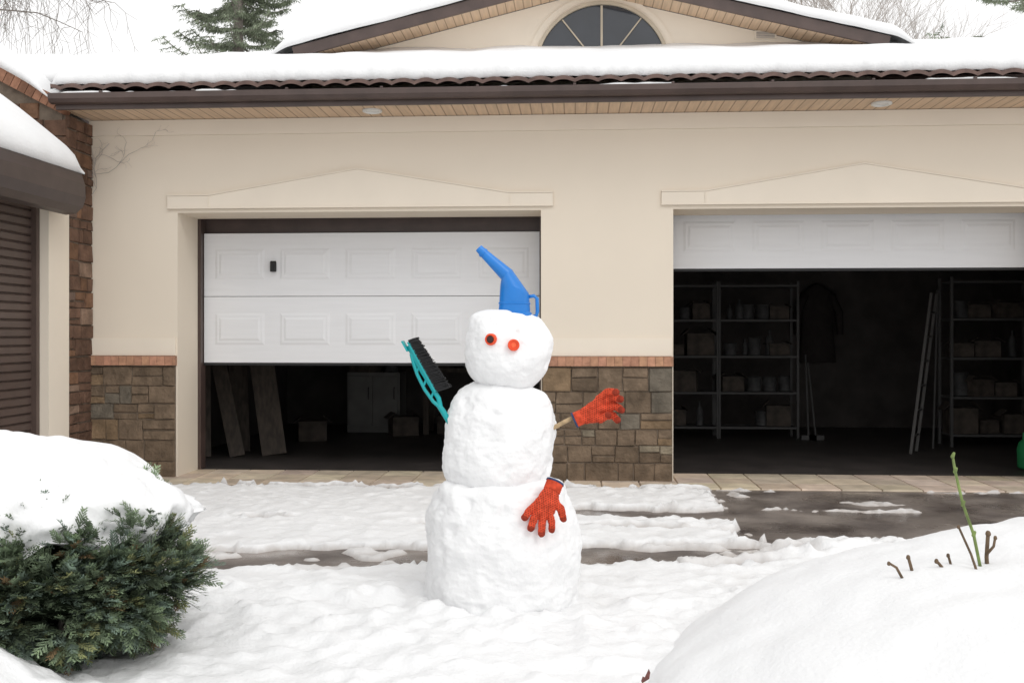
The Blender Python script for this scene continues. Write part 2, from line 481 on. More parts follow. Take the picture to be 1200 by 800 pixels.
roofsnow(-4.45,6.2,-.55,.03)
roofsnow(-8,-4.46,-.15,.1)
mb.obj('roof_snow', M_snow, roof, smooth=True, auto=60)

# front gable
GX = .12; GY = 2.35; GS = .245; GP = 5.11; HW = 3.13
mb = MB()
gz = lambda x: GP - GS*abs(x-GX)
pts = [(GX-HW,GY,4.0),(GX+HW,GY,4.0),(GX+HW,GY,gz(GX+HW)),(GX,GY,GP),(GX-HW,GY,gz(GX-HW))]
mb.poly(pts); mb.poly([(x,GY+.2,z) for x,y,z in pts][::-1])
gw = mb.obj('gable_wall', M_stucco2, G)
mb = MB()
for sgn in (-1,1):
    L = 3.28; c = 1/sqrt(1+GS*GS); ax = Vector((sgn*c,0,-GS*c)); az = Vector((GS*c*sgn,0,c))
    mid = Vector((GX,0,GP)) + ax*(L/2)
    mb.obox(mid+Vector((0,GY-.385,0))+az*.065, ax,(0,1,0),az, L/2,.016,.06, m=0)
    mb.obox(mid+Vector((0,GY+1.2,0))+az*.11, ax,(0,1,0),az, L/2,1.565,.03, m=0)
    mb.obox(mid+Vector((0,GY-.18,0))+az*.02, ax,(0,1,0),az, L/2,.186,.012, m=1)
groof = mb.obj('gable_roof', [M_brown, M_soffit], G)
mb = MB()
n = 160; rows = [(-.42,.14,.0),(-.44,.16,0),(-.445,.20,0),(-.42,.245,0),(-.36,.275,0),(-.2,.29,0),(.5,.29,0),(1.5,.29,0),(2.75,.29,0)]
for dy,dz,_ in rows:
    for i in range(n+1):
        X = GX-3.58+7.16*i/n
        e = sm(0,.35,3.58-abs(X-GX))
        zz = GP - GS*sqrt((X-GX)**2+.02)
        mb.v.append((X, GY+dy+.012*N(X*5,dy,3), zz + .06 + (dz-.06)*e*(1+.12*N(X*1.5,dy,1))))
for r in range(len(rows)-1):
    for i in range(n):
        a = r*(n+1)+i; mb.face((a,a+1,a+n+2,a+n+1))
mb.obj('gable_snow', M_snow, groof, smooth=True)
# arched window
WX = .30; WZ = 4.25; R = .74
def arc(mb, r0, r1, y0, y1, n=40, m=0):
    b = len(mb.v)
    for i in range(n+1):
        a = pi*i/n
        for r,y in ((r0,y0),(r1,y0),(r1,y1),(r0,y1)):
            mb.v.append((WX+r*cos(a), y, WZ+r*sin(a)))
    for i in range(n):
        for q in range(4):
            q2=(q+1)%4; mb.face((b+i*4+q,b+(i+1)*4+q,b+(i+1)*4+q2,b+i*4+q2), m=m)
mb = MB()
arc(mb, R+.02, R+.10, GY-.014, GY-.001)
win = mb.obj('window', M_stucco2, G)
mb = MB(); mb.poly([(WX+R*cos(pi*i/40),GY-.008,WZ+R*sin(pi*i/40)) for i in range(41)])
mb.obj('window_pane', M_glass, win)
mb = MB(); arc(mb, R-.02, R+.018, GY-.04, GY-.009)
for an in (52,90,128):
    a = radians(an); d = Vector((cos(a),0,sin(a)))
    mb.obox(Vector((WX,GY-.022,WZ))+d*(R-.03)/2, d,(0,1,0),(d.z,0,-d.x),(R-.03)/2,.008,.007 if an!=90 else .012)
mb.obj('window_frame', mat('window_frame_paint',(.5,.43,.33),.5,.1,6,0), win)
mb = MB(); mb.box(1.98,2.22,GY-.02,GY-.001,4.56,4.65)
for i in range(4): mb.box(2.0,2.2,GY-.028,GY-.021,4.57+i*.018,4.58+i*.018, m=1)
mb.obj('vent', [M_stucco2, M_twig], G)
for X in (-1.75,2.57):
    mb = MB(); mb.lathe([(.085,3.241),(.085,3.228),(.07,3.222),(.06,3.226),(.055,3.236)],28,X,-.27)
    mb.obj('soffit_lamp', M_lampw, G, smooth=True, auto=35)

# ------------------------------------------------------------------ garage doors
def door_section(mb, a, b, z0, z1, y):
    mb.frustum((a,y,z0),(1,0,0),(0,0,1),(0,-1,0),0,b-a,.001,z1-z0-.001,.0,.002,back=-.04)
    n = 5; mrg = .11; pitch = (b-a-2*mrg+.15)/n
    h = z1-z0; ph0 = h*.27; ph1 = h*.75
    for i in range(n):
        u0 = a+mrg+i*pitch; u1 = u0+pitch-.15
        mb.frustum((0,y,z0),(1,0,0),(0,0,1),(0,-1,0),u0,u1,ph0,ph1,.006,.022)
        mb.frustum((0,y-.0062,z0),(1,0,0),(0,0,1),(0,-1,0),u0+.04,u1-.04,ph0+.04,ph1-.04,.006,.022)
def gdoor(a, b, zs, label):
    mb = MB()
    for z0,z1 in zip(zs[:-1],zs[1:]): door_section(mb,a,b,z0,z1,.55)
    d = mb.obj('garage_door', M_door, G, label=label)
    mb = MB(); mb.box(a,b,.548,.60,zs[0]-.022,zs[0]-.001); mb.obj('door_seal', M_black, d)
    return d
d1 = gdoor(-3.55,-.32,[1.03,1.665,2.27],'white panelled door raised halfway')
mb = MB(); mb.lathe([(.026,1.90),(.030,1.91),(.030,1.985),(.026,2.0)],16,-2.87,.535)
mb.tube([(-2.87,.51,1.985),(-2.87,.48,1.96),(-2.875,.49,1.90)],.012,8)
mb.obj('handle', M_black, d1, smooth=True, auto=40)
d2 = gdoor(.90,4.12,[1.91,2.50],'white panelled door almost fully raised')

# creeper on wall
mb = MB()
def vine(p, d, l, r, dep):
    pts=[p]; q=Vector(p)
    for i in range(6):
        d = (d + Vector((random.uniform(-.6,.6),0,random.uniform(-.6,.6)))).normalized()
        q = q + d*l/6; q.y = -.028; pts.append(q.copy())
        if dep and random.random()<.5: vine(q.copy(), (d+Vector((random.uniform(-1,1),0,random.uniform(-1,1)))).normalized(), l*.5, r*.7, dep-1)
    mb.tube(pts,r,4)
vine(Vector((-4.38,-.03,2.55)),Vector((.2,0,1)),.55,.0025,3)
vine(Vector((-4.38,-.03,2.75)),Vector((1,0,.3)),.5,.002,3)
thing(mb.obj('creeper', M_twig), 'dry leafless creeper clinging to the cream wall', 'creeper')

# ------------------------------------------------------------------ side outbuilding
TINT = [.82,.66,.66]
B = empty('stone_outbuilding', (-5.2,-1,0), 'dark stone outbuilding with brown shutter and snowy canopy', 'outbuilding')
mm = MB()
def cop(x): return 3.22 + .53*(-4.42-x)
b0 = [(-4.43,-.44,-.02),(-8,-.44,-.02),(-8,-.44,cop(-8)),(-4.43,-.44,cop(-4.43))]
k=len(mm.v); mm.v += b0 + [(x,-.002 if x>-5 else 4,z) for x,y,z in b0]
for q in ((0,1,2,3),(4,7,6,5),(0,3,7,4),(3,2,6,7),(2,1,5,6)): mm.face([k+i for i in q])
mm.box(-4.429,-4.388,-.425,-.002,-.02,3.20)
ow = mm.obj('wall', M_mortar, B)
mb = MB()
stones(mb,(-4.400,-.44,0),(0,1,0),(0,0,1),(1,0,0),.436,3.2,.07,.18,.026,.07,.22)
v = 2.2
while v < 5.0:
    h = random.uniform(.09,.17); u = -4.385
    while u > -7.5:
        wd = random.uniform(.10,.26)
        if v+h < cop(u) + .02:
            mb.frustum((0,-.434,0),(1,0,0),(0,0,1),(0,-1,0),u-wd+.002,u-.002,v+.002,v+h-.002,.022+random.uniform(-.005,.006),.007,col=scol(),jit=.004)
        u -= wd
    v += h
mb.obj('stone_facing', M_stone, ow, colors=True)
mb = MB()
ax = Vector((-1,0,.53)).normalized(); az = Vector((.53,0,1)).normalized()
for i in range(48):
    c = Vector((-4.40,-.42,3.235)) + ax*(.035+i*.074)
    k = random.uniform(.35,.7)
    mb.obox(c+az*.02,ax,(0,1,0),az,.034,.07,.055,col=(k,k*.95,k*.95))
mb.obj('brick_coping', M_brick, B, colors=True)
mb = MB()
n = 60; rows = [(-.47,.09),(-.52,.12),(-.53,.17),(-.48,.22),(-.3,.24),(1,.24),(4,.24)]
for y_,dz in rows:
    for i in range(n+1):
        X = -4.50-3.5*i/n; e = sm(-.04,.25,-4.50-X)
        mb.v.append((X,y_+.012*N(X*5,0,2),cop(X)+.06+(dz-.06)*e*(1+.2*N(X*2,y_,4))))
for r in range(len(rows)-1):
    for i in range(n):
        a=r*(n+1)+i; mb.face((a+1,a,a+n+1,a+n+2))
mb.obj('roof_snow', M_snow, B, smooth=True)
mb = MB()
mb.box(-7,-4.365,-.78,-.445,0,2.40); mb.box(-7,-4.40,-4.2,-.783,2.38,2.52)
mb.obj('shutter_surround', M_stucco2, B)
mb = MB(); z = .02
while z < 2.37:
    mb.frustum((-4.50,-4.2,z),(0,1,0),(0,0,1),(1,0,0),0,3.41,.0,.066,.018,.010); z += .070
mb.box(-4.56,-4.501,-4.2,-.79,0,2.37)
mb.box(-4.50,-4.44,-.835,-.785,0,2.37)
mb.obj('roller_shutter', mat('shutter_brown',(.085,.058,.048),.45,.12,5,.1,30,.002), B)
mb = MB()
prof = [(-4.364,2.405),(-4.25,2.30),(-4.16,2.31),(-4.10,2.36),(-4.075,2.44),(-4.08,2.55),(-4.11,2.64),(-5.2,3.43),(-5.2,3.30),(-4.399,2.70)]
k=len(mb.v); n=len(prof)
for Y in (-4.6,-.72): mb.v += [(a,Y,b) for a,b in prof]
for i in range(n): mb.face((k+i,k+n+i,k+n+(i+1)%n,k+(i+1)%n))
mb.face([k+i for i in range(n)]); mb.face([k+n+i for i in range(n)][::-1])
cn = mb.obj('canopy', mat('canopy_brown',(.065,.047,.042),.45,.12,5,.1,30,.002), B, bevel=.006)
mb = MB()
pr = [(0,0),(-.02,.03),(-.02,.09),(.03,.14),(.12,.17),(.3,.18),(.6,.18),(1.2,.18)]
ny = 60
for (u,t) in pr:
    for i in range(ny+1):
        Y=-.70-3.9*i/ny; e = sm(-.02,.16,-.70-Y)
        s=1+.2*N(Y*1.5,u,3); tt = .0+(t*s)*max(.25,e)
        mb.v.append((-4.115-u*.81+tt*.2+.01*N(Y*6,u*3,1), Y, 2.645+u*.585+tt*.95))
for r in range(len(pr)-1):
    for i in range(ny):
        a=r*(ny+1)+i; mb.face((a,a+1,a+ny+2,a+ny+1))
kk=len(mb.v)
for r,(u,t) in enumerate(pr): mb.v.append((-4.115-u*.81,-.70,2.640+u*.585))
for r in range(len(pr)-1): mb.face((r*(ny+1),(r+1)*(ny+1),kk+r+1,kk+r))
mb.obj('canopy_snow', M_snow, cn, smooth=True)

# ------------------------------------------------------------------ interior things
def shelf_unit():
    S = empty('shelving_unit', (0,0,0), 'grey steel shelving unit standing in the dark garage', 'shelving', 'steel shelving units')
    mb = MB()
    for x in (0,.96):
        for y in (0,.38): mb.box(x,x+.03,y,y+.03,0,1.95)
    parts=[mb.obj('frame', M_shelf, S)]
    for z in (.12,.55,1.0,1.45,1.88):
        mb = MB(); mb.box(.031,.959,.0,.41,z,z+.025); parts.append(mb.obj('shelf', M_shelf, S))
    return S, parts
S, parts = shelf_unit()
S.location = (.80,3.7,.012)
for p in parts: p.matrix_parent_inverse = Matrix.Identity(4)
SH = ((.80,3.7),(1.78,3.7),(4.30,2.9))
for sx,sy in SH[1:]:
    s2 = S.copy(); s2.location = (sx,sy,.012); COL.objects.link(s2)
    for p in parts:
        q = p.copy(); q.parent = s2; COL.objects.link(q)
def carton():
    mb = MB(); mb.box(-.14,.14,-.12,.12,0,.2); mb.obox((-.15,0,.215),(.8,0,.6),(0,1,0),(-.6,0,.8),.05,.118,.003); mb.obox((.15,0,.215),(.8,0,-.6),(0,1,0),(.6,0,.8),.05,.118,.003)
    mb.box(-.02,.02,-.122,.122,.2005,.203)
    return mb.obj('storage_box', M_card)
def tin():
    mb = MB(); mb.lathe([(.075,0),(.08,.005),(.08,.015),(.076,.02),(.076,.17),(.081,.175),(.081,.185),(.07,.187),(.068,.18)],20)
    mb.tube([(-.078,0,.15),(-.09,0,.1),(-.06,-.07,.06),(0,-.09,.05),(.06,-.07,.06),(.09,0,.1),(.078,0,.15)],.003,5)
    return mb.obj('paint_can', M_can, smooth=True, auto=40)
def bottle():
    mb = MB(); mb.lathe([(.04,0),(.045,.01),(.045,.15),(.035,.19),(.015,.215),(.015,.24),(.018,.242),(.018,.262),(.004,.264)],16)
    return mb.obj('bottle', M_can, smooth=True, auto=40)
protos = [thing(carton(),'cardboard storage box on a steel garage shelf','box','boxes on garage shelves'), thing(tin(),'metal paint can on a steel garage shelf','paint can','paint cans on garage shelves'), thing(bottle(),'tall bottle of car fluid on a garage shelf','bottle','bottles on garage shelves')]
first = [True]*3
for sx,sy in SH:
    for z in (.15,.58,1.03,1.48):
        x = .17
        while x < .86:
            k = random.choice((0,0,1,1,2))
            if random.random() < .93:
                p = protos[k]
                if first[k]: q=p; first[k]=False
                else: q=p.copy(); COL.objects.link(q)
                q.location=(sx+x,sy+.18+random.uniform(-.04,.04),.012+z); q.rotation_euler[2]=random.uniform(-.25,.25); s=random.uniform(.75,1.2); q.scale=(s,s,s*random.uniform(.75,1.3))
            x += (.30,.19,.11)[k]
# ladder
mb = MB(); a0=Vector((3.62,2.2,.012))
for dx in (0,.34):
    mb.tube([a0+Vector((dx*.45,dx*.8,0)), a0+Vector((.36+dx*.45,.40+dx*.8,1.75))],.018,6)
for i in range(6):
    t=(i+.7)/6.5; p=a0+Vector((.36*t,.40*t,1.75*t)); mb.tube([p,p+Vector((.153,.272,0))],.012,6)
thing(mb.obj('ladder', mat('dull_aluminium',(.13,.125,.12),.7,.1,6,0)),'aluminium ladder leaning inside the dark garage','ladder')
for i,(x,y_,dx,L) in enumerate(((4.05,2.75,.14,1.8),(2.86,3.6,.02,1.05),(2.95,3.6,-.04,.95))):
    mb=MB(); mb.tube([(x,y_,.012),(x+dx*.5,y_+.12,L*.5),(x+dx,y_+.25,L)],.012,8)
    if i>0:
        mb.box(x-.09,x+.09,y_-.03,y_+.03,.013,.07)
        for q in range(8): mb.box(x-.088+q*.022,x-.07+q*.022,y_-.025,y_+.025,.0125,.02)
        thing(mb.obj('broom',M_shelf),'broom standing against the back of the garage','broom')
    else:
        mb.capsule((x+dx,y_+.25,L-.1),(x+dx*1.02,y_+.255,L),.02,.018)
        thing(mb.obj('pole',M_shelf),'long pole leaning beside shelves in the garage','pole')
mb=MB()
prof=[(.0,2.0),(.08,1.97),(.20,1.88),(.23,1.7),(.21,1.4),(.24,1.05),(.25,.92)]
n=20
for r,z in prof:
    for t in range(n):
        an=2*pi*t/n; mb.v.append((3.35+r*cos(an)*(1+.1*sin(3*an)),5.20+.09*sin(an)*(.3+r*3),z+.01*sin(4*an)))
for i in range(len(prof)-1):
    for t in range(n): mb.face((i*n+t,i*n+(t+1)%n,(i+1)*n+(t+1)%n,(i+1)*n+t))
for sg in (-1,1): mb.tube([(3.35+sg*.17,5.18,1.85),(3.35+sg*.28,5.15,1.6),(3.35+sg*.29,5.14,1.3)],[.06,.055,.045],10)
thing(mb.obj('work_coat',mat('dark_cloth',(.05,.044,.042),.95,.1,10,.2,40,spec=0),smooth=True),'dark work coat hanging on the garage back wall','coat')
for i,(x,y_,l,wd,tilt) in enumerate(((-3.55,1.5,1.35,.16,.30),(-3.2,1.65,1.3,.26,.22),(-3.85,1.4,1.15,.10,.1),(-3.65,1.9,1.5,.2,.12))):
    mb=MB(); d=Vector((-tilt,.25,1)).normalized()
    u=Vector((.9,.4,0)); u=(u-d*u.dot(d)).normalized(); nrm=d.cross(u)
    mb.obox(Vector((x,y_,.02))+d*l/2,u,nrm,d,wd/2,.012,l/2)
    thing(mb.obj('board',M_wood,bevel=.004),'wooden board leaning against the garage side wall','board','boards leaning in the garage')
M_cab=mat('cabinet_paint',(.13,.128,.12),.6,.1,5,0)
mb=MB(); mb.box(-3.0,-2.3,4.2,4.7,.012,.80)
C=mb.obj('cabinet',M_cab); thing(C,'pale low cabinet standing inside the dark garage','cabinet')
for x in (-2.98,-2.64):
    mb=MB(); mb.frustum((x,4.199,.1),(1,0,0),(0,0,1),(0,-1,0),0,.32,0,.66,.018,.004); d=mb.obj('door',M_cab,C)
    mb=MB(); mb.tube([(x+.27,4.17,.45),(x+.27,4.15,.48),(x+.27,4.15,.58),(x+.27,4.17,.61)],.006,6); mb.obj('handle',M_black,d)
mb=MB(); mb.box(-2.0,-.5,3.9,4.6,.82,.87)
WB=mb.obj('workbench',M_wood); thing(WB,'wooden workbench cluttered with boxes in the garage','workbench')
for x in (-1.95,-.62):
    for y_ in (3.95,4.48):
        mb=MB(); mb.box(x,x+.07,y_,y_+.07,.012,.819); mb.obj('leg',M_wood,WB)
for x,y_,z,k in ((-1.75,4.15,.871,0),(-1.4,4.15,.871,1),(-1.2,4.15,.871,2),(-.8,4.15,.871,0),(-1.6,4.15,.012,0),(-1.2,4.15,.012,0),(-.9,4.15,.012,1),(-2.8,4.4,.801,0),(-2.45,4.4,.801,1),(-3.2,3.2,.012,0),(-2.2,3.9,.012,0)):
    q=protos[k].copy(); COL.objects.link(q); q.location=(x,y_,z); s=random.uniform(1,1.3); q.scale=(s,s,s); q.rotation_euler[2]=random.uniform(-.4,.4)
    q['label']=('cardboard storage box near the wooden workbench','metal paint can near the wooden workbench','tall bottle on the wooden workbench')[k]
cxx=4.36; cyy=.97
mb=MB(); mb.lathe([(.12,.02),(.14,.04),(.145,.2),(.13,.27),(.08,.31),(.04,.33),(.04,.36),(.03,.365)],24,cxx,cyy)
mb.tube([(cxx-.09,cyy,.29),(cxx-.09,cyy,.36),(cxx,cyy,.39),(cxx+.09,cyy,.36),(cxx+.09,cyy,.29)],.013,8)
thing(mb.obj('canister',M_green,smooth=True,auto=40),'green plastic canister just inside the open garage','canister')

# ------------------------------------------------------------------ snowman
SM = empty('snowman',(-.35,-4.01,.04),'three tier snowman with red cap eyes on trampled snow','snowman')
def ball(name, rows, depthscale, seed, cy=-4.01, lump=.012):
    mb = MB(); n = 150
    R=[]
    for (z0,a0,b0),(z1,a1,b1) in zip(rows[:-1],rows[1:]):
        k = max(1,int(abs(z1-z0)/.006)+1)
        for i in range(k):
            t=i/k; R.append((z0+(z1-z0)*t,a0+(a1-a0)*t,b0+(b1-b0)*t))
    R.append(rows[-1])
    for _ in range(9):
        R2=[R[0]]
        for i in range(1,len(R)-1):
            R2.append((R[i][0],(R[i-1][1]+2*R[i][1]+R[i+1][1])/4,(R[i-1][2]+2*R[i][2]+R[i+1][2])/4))
        R2.append(R[-1]); R=R2
    for z,a,b in R:
        c=(a+b)/2; r=(b-a)/2
        for t in range(n):
            an=2*pi*t/n; dx,dy=cos(an),sin(an)
            p=Vector((c+r*dx,cy+r*dy*depthscale,z))
            q=p*1.0+Vector((seed,seed*2,0))
            d = lump*1.3*noise.noise(q*4.0) + lump*.65*noise.noise(q*9) + lump*.28*noise.noise(q*22) + lump*.2*noise.noise(q*55)
            v=noise.voronoi(q*4.5)[0][0]; d += lump*.45*(.35-v)
            d -= lump*1.2*max(0,noise.noise(q*13+Vector((9,3,1)))-.34)*2
            mb.v.append(tuple(p+Vector((dx*d,dy*d,d*.35))))
    k=len(R)
    for i in range(k-1):
        for t in range(n):
            t2=(t+1)%n; mb.face((i*n+t,(i+1)*n+t,(i+1)*n+t2,i*n+t2))
    mb.face(range(n)); mb.face([(k-1)*n+t for t in range(n)][::-1])
    return mb.obj(name,M_snowball,SM,smooth=True)
bottom=[(.62,-.56,-.17),(.612,-.60,-.12),(.598,-.635,-.085),(.575,-.658,-.062),(.53,-.682,-.038),(.44,-.703,-.006),(.30,-.716,.018),(.18,-.722,.026),(.10,-.72,.024),(.04,-.712,.012),(-.02,-.70,-.005),(-.05,-.67,-.03)]
middle=[(1.075,-.50,-.26),(1.065,-.53,-.22),(1.04,-.558,-.175),(.99,-.592,-.128),(.90,-.615,-.104),(.82,-.622,-.098),(.74,-.638,-.094),(.66,-.645,-.098),(.62,-.632,-.112),(.59,-.612,-.135),(.56,-.585,-.165),(.53,-.52,-.22)]
head=[(1.418,-.41,-.24),(1.408,-.445,-.20),(1.39,-.478,-.165),(1.35,-.510,-.13),(1.28,-.532,-.106),(1.20,-.537,-.104),(1.13,-.522,-.126),(1.09,-.495,-.155),(1.05,-.450,-.195),(1.03,-.40,-.23)]
ball('bottom_snowball',bottom,.95,1.3,lump=.021)
ball('middle_snowball',middle,.92,4.1,lump=.019)
ball('head',head,.92,7.7,lump=.015)
M_red=mat('red_plastic_cap',(.74,.085,.03),.6,.08,20,0,spec=.3)
M_orange=mat('orange_cap_centre',(.82,.13,.05),.6,.1,20,0,spec=.3)
M_dark=mat('dark_centre',(.03,.006,.004),.4,.2,20,0)
def place_eye(x,y,z,yaw,dark):
    def build(pf,m,nm,parent):
        mb=MB(); mb.lathe(pf,30,cap=False)
        R=Matrix.Translation((x,y,z))@Matrix.Rotation(yaw,4,'Z')@Matrix.Rotation(radians(90),4,'X')
        mb.v=[tuple(R@Vector(v)) for v in mb.v]
        return mb.obj(nm,m,parent,smooth=True,auto=35)
    e=build([(.0265,-.03),(.0275,.008),(.0255,.014),(.020,.0145),(.019,.011),(.0005,.0105)],M_red,'eye',SM)
    if dark: build([(.0175,.0115),(.015,.014),(.0005,.0145)],M_dark,'pupil',e)
    else: build([(.011,.0108),(.010,.013),(.0005,.0135)],M_orange,'pupil',e)
place_eye(-.386,-4.207,1.278,radians(-16),True)
place_eye(-.281,-4.215,1.252,radians(4),False)
mb=MB(); mb.tube([(-.22,-4.02,.80),(-.10,-4.03,.855),(.03,-4.03,.925)],[.012,.011,.010],8)
mb.obj('arm',mat('stick_wood',(.42,.30,.17),.8,.2,30,.3,60,.002),SM,smooth=True)

# funnel hat
M_blue=mat('blue_plastic',(.006,.175,.56),.35,.06,8,.05,30,.002,spec=.5)
hx=-.289; hz=1.395; hy=-4.02; s=1/243
W3=lambda px,py: Vector((hx+(px-603)*s,hy,hz+(368-py)*s))
mb=MB()
def oblique(mb, rings, n=40):
    b=len(mb.v)
    for (l,r,dr) in rings:
        L_=W3(*l); R_=W3(*r); c=(L_+R_)/2; h=(R_-L_)/2
        for t in range(n):
            an=2*pi*t/n; mb.v.append(tuple(c+h*cos(an)+Vector((0,sin(an)*dr,0))))
    k=len(rings)
    for i in range(k-1):
        for t in range(n):
            t2=(t+1)%n; mb.face((b+i*n+t,b+i*n+t2,b+(i+1)*n+t2,b+(i+1)*n+t))
    mb.face([b+t for t in range(n)][::-1]); mb.face([b+(k-1)*n+t for t in range(n)])
oblique(mb,[((582,374),(623,374),.084),((581.5,368.5),(624,368.5),.087),((582.5,365.5),(623,365.5),.084),((584.2,364.5),(621.5,364.5),.077),
            ((585,355.5),(621,356),.0755),((584.2,355),(621.8,355.4),.078),((584.3,353.5),(621.7,354),.078),((585.2,353),(620.8,353.4),.075),
            ((586.3,335),(620.3,345),.072),((587,329),(619.5,342.5),.070),((588,325),(600.5,315.5),.033)])
oblique(mb,[((587.7,326.8),(601.2,316),.034),((561.5,297.5),(568.8,290.5),.0212),((557.8,293),(564.4,286.6),.0185)])
oblique(mb,[((563,300.5),(571.6,292.2),.0255),((561.2,298.5),(569.8,290.3),.0255)])
F=mb.obj('funnel',M_blue,smooth=True,auto=24); thing(F,'blue plastic funnel worn as hat on the snowman','funnel')
mb=MB(); P=[(618,347),(626,346),(629.5,349),(630,364),(628.5,369.5),(621,370)]
mb.tube([W3(px,py)+Vector((0,-.01,0)) for px,py in P],.0052,8,sx=1.7)
mb.obj('handle',M_blue,F,smooth=True)

# brush
M_teal=mat('teal_plastic',(.0,.33,.35),.4,.06,8,0)
o0=Vector((-.583,-4.08,.86)); D=Vector((-.485,-.03,.875)).normalized(); Pp=Vector((.875,0,.485)).normalized()
Q=lambda a,b,c=0: o0+D*a+Pp*b+Vector((0,c,0))
mb=MB()
mb.tube([Q(-.03,0),Q(.03,.0),Q(.09,-.002),Q(.12,-.006)],[.011,.014,.014,.012],10)
mb.tube([Q(.11,-.004),Q(.15,-.020),Q(.22,-.028),Q(.30,-.024),Q(.36,-.012),Q(.40,-.0)],[.010,.0085,.008,.008,.009,.010],8)
mb.tube([Q(.11,-.004),Q(.15,.010),Q(.22,.008),Q(.30,.005),Q(.38,.006),Q(.44,.008)],[.010,.0085,.008,.009,.010,.010],8,sx=1.3)
for a in (.17,.24,.31): mb.tube([Q(a,-.022),Q(a+.02,.006)],.006,6)
mb.obox(Q(.32,.016),D,Vector((0,1,0)),Pp,.135,.016,.007)
BR=mb.obj('snow_brush',M_teal,smooth=True,auto=50); thing(BR,'teal car snow brush stuck in the snowman as arm','brush')
mb=MB(); mb.obox(Q(.445,-.008),D,Vector((0,1,0)),Pp,.028,.030,.004); mb.obj('scraper_blade',M_teal,BR,bevel=.002)
mb=MB(); random.seed(3)
for i in range(60):
    for j in range(6):
        a=.185+.275*i/59+random.uniform(-.002,.002); c=-.015+.006*j
        e=Vector((random.uniform(-.005,.005),random.uniform(-.005,.005),random.uniform(-.005,.005)))
        l=.062-.022*(i/59)+random.uniform(-.003,.003)
        mb.tube([Q(a,.018,c),Q(a-.006,.022+l*.6,c*1.2)+e*.4,Q(a-.012,.022+l,c*1.5)+e],[.0028,.0028,.0022],4)
mb.obj('bristles',M_black,BR)

# gloves -----------------------------------------------------------
def glove_mat():
    m=mat('knit_glove',(.66,.085,.04),.95,.25,40,0,spec=.1)
    nt=m.node_tree; nd=nt.nodes; L=nt.links; P=nd['Principled BSDF']
    src=P.inputs['Base Color'].links[0].from_socket
    at=nd.new('ShaderNodeAttribute'); at.attribute_name='pad'
    mx=nd.new('ShaderNodeMix'); mx.data_type='RGBA'; L.new(at.outputs['Fac'],mx.inputs['Factor']); L.new(src,mx.inputs['A']); mx.inputs['B'].default_value=(.08,.02,.016,1)
    L.new(mx.outputs['Result'],P.inputs['Base Color'])
    tc=nd.new('ShaderNodeTexCoord'); wv=nd.new('ShaderNodeTexWave'); wv.inputs['Scale'].default_value=95; wv.inputs['Distortion'].default_value=1.5
    L.new(tc.outputs['Object'],wv.inputs['Vector']); bp=nd.new('ShaderNodeBump'); bp.inputs['Strength'].default_value=.6; bp.inputs['Distance'].default_value=.003
    L.new(wv.outputs['Fac'],bp.inputs['Height']); L.new(bp.outputs['Normal'],P.inputs['Normal'])
    return m
M_glove=glove_mat()
def glove(label, loc, rot, palm, fingers, cuff, cuffcol, dots=True):
    mb=MB()
    for (p0,p1,r0,r1) in palm: mb.capsule(p0,p1,r0,r1)
    for ch,r in fingers:
        for k in range(len(ch)-1):
            t0=1-.04*k; t1=1-.04*(k+1)
            mb.capsule(ch[k],ch[k+1],r*t0,r*t1)
    me=bpy.data.meshes.new('tmp'); me.from_pydata(mb.v,[],mb.f)
    ob=bpy.data.objects.new('glove',me); COL.objects.link(ob)
    rm=ob.modifiers.new('r','REMESH'); rm.mode='VOXEL'; rm.voxel_size=.0026
    smd=ob.modifiers.new('s','SMOOTH'); smd.iterations=3; smd.factor=.5
    dg=bpy.context.evaluated_depsgraph_get(); dg.update()
    me2=bpy.data.meshes.new_from_object(ob.evaluated_get(dg)); ob.modifiers.clear(); ob.data=me2
    me2.materials.clear(); me2.materials.append(M_glove)
    me2.polygons.foreach_set('use_smooth',[True]*len(me2.polygons))
    at=me2.attributes.new('pad','FLOAT','POINT'); vals=[]
    tips=[(Vector(ch[-1]),Vector(ch[-2]),r) for ch,r in fingers]
    for v in me2.vertices:
        p=v.co; pad=0
        for tp,pv,r in tips:
            d=(p-tp).length
            if d<r*1.0: pad=max(pad,.6 if p.y<tp.y-.002 else .12)
        if dots and v.normal.y<-.2:
            gx=(p.x/.0105)%1-.5; gz=(p.z/.0105+ (int(p.x//.0105)%2)*.5)%1-.5
            if gx*gx+gz*gz<.055: pad=max(pad,.75)
        v.co += v.normal*(.0018*noise.noise(p*90)+.0025*noise.noise(p*45))
        vals.append(pad)
    at.data.foreach_set('value',vals)
    ob.location=loc; ob.rotation_euler=rot
    thing(ob,label,'glove','orange work gloves')
    mc=MB(); c0,c1,r=cuff; c0=Vector(c0);c1=Vector(c1)
    n=10; pts=[c0+(c1-c0)*i/n for i in range(n+1)]
    mc.tube(pts,[r*(1+.05*(i%2)) for i in range(n+1)],20,sx=1.35)
    cf=mc.obj('cuff',M_glove,smooth=True); cf.parent=ob
    mc=MB(); e=(c0-c1).normalized(); mc.tube([c0-e*.002,c0+e*.007],[r*1.12,r*1.08],20,sx=1.35)
    ed=mc.obj('cuff_edge',cuffcol,smooth=True); ed.parent=ob
    return ob
k=1/258
def g2(px,py,d=0): return ((px-637)*k, d, (590-py)*k)
M_edge=mat('navy_knit_edge',(.03,.05,.12),.9,.2,40,0)
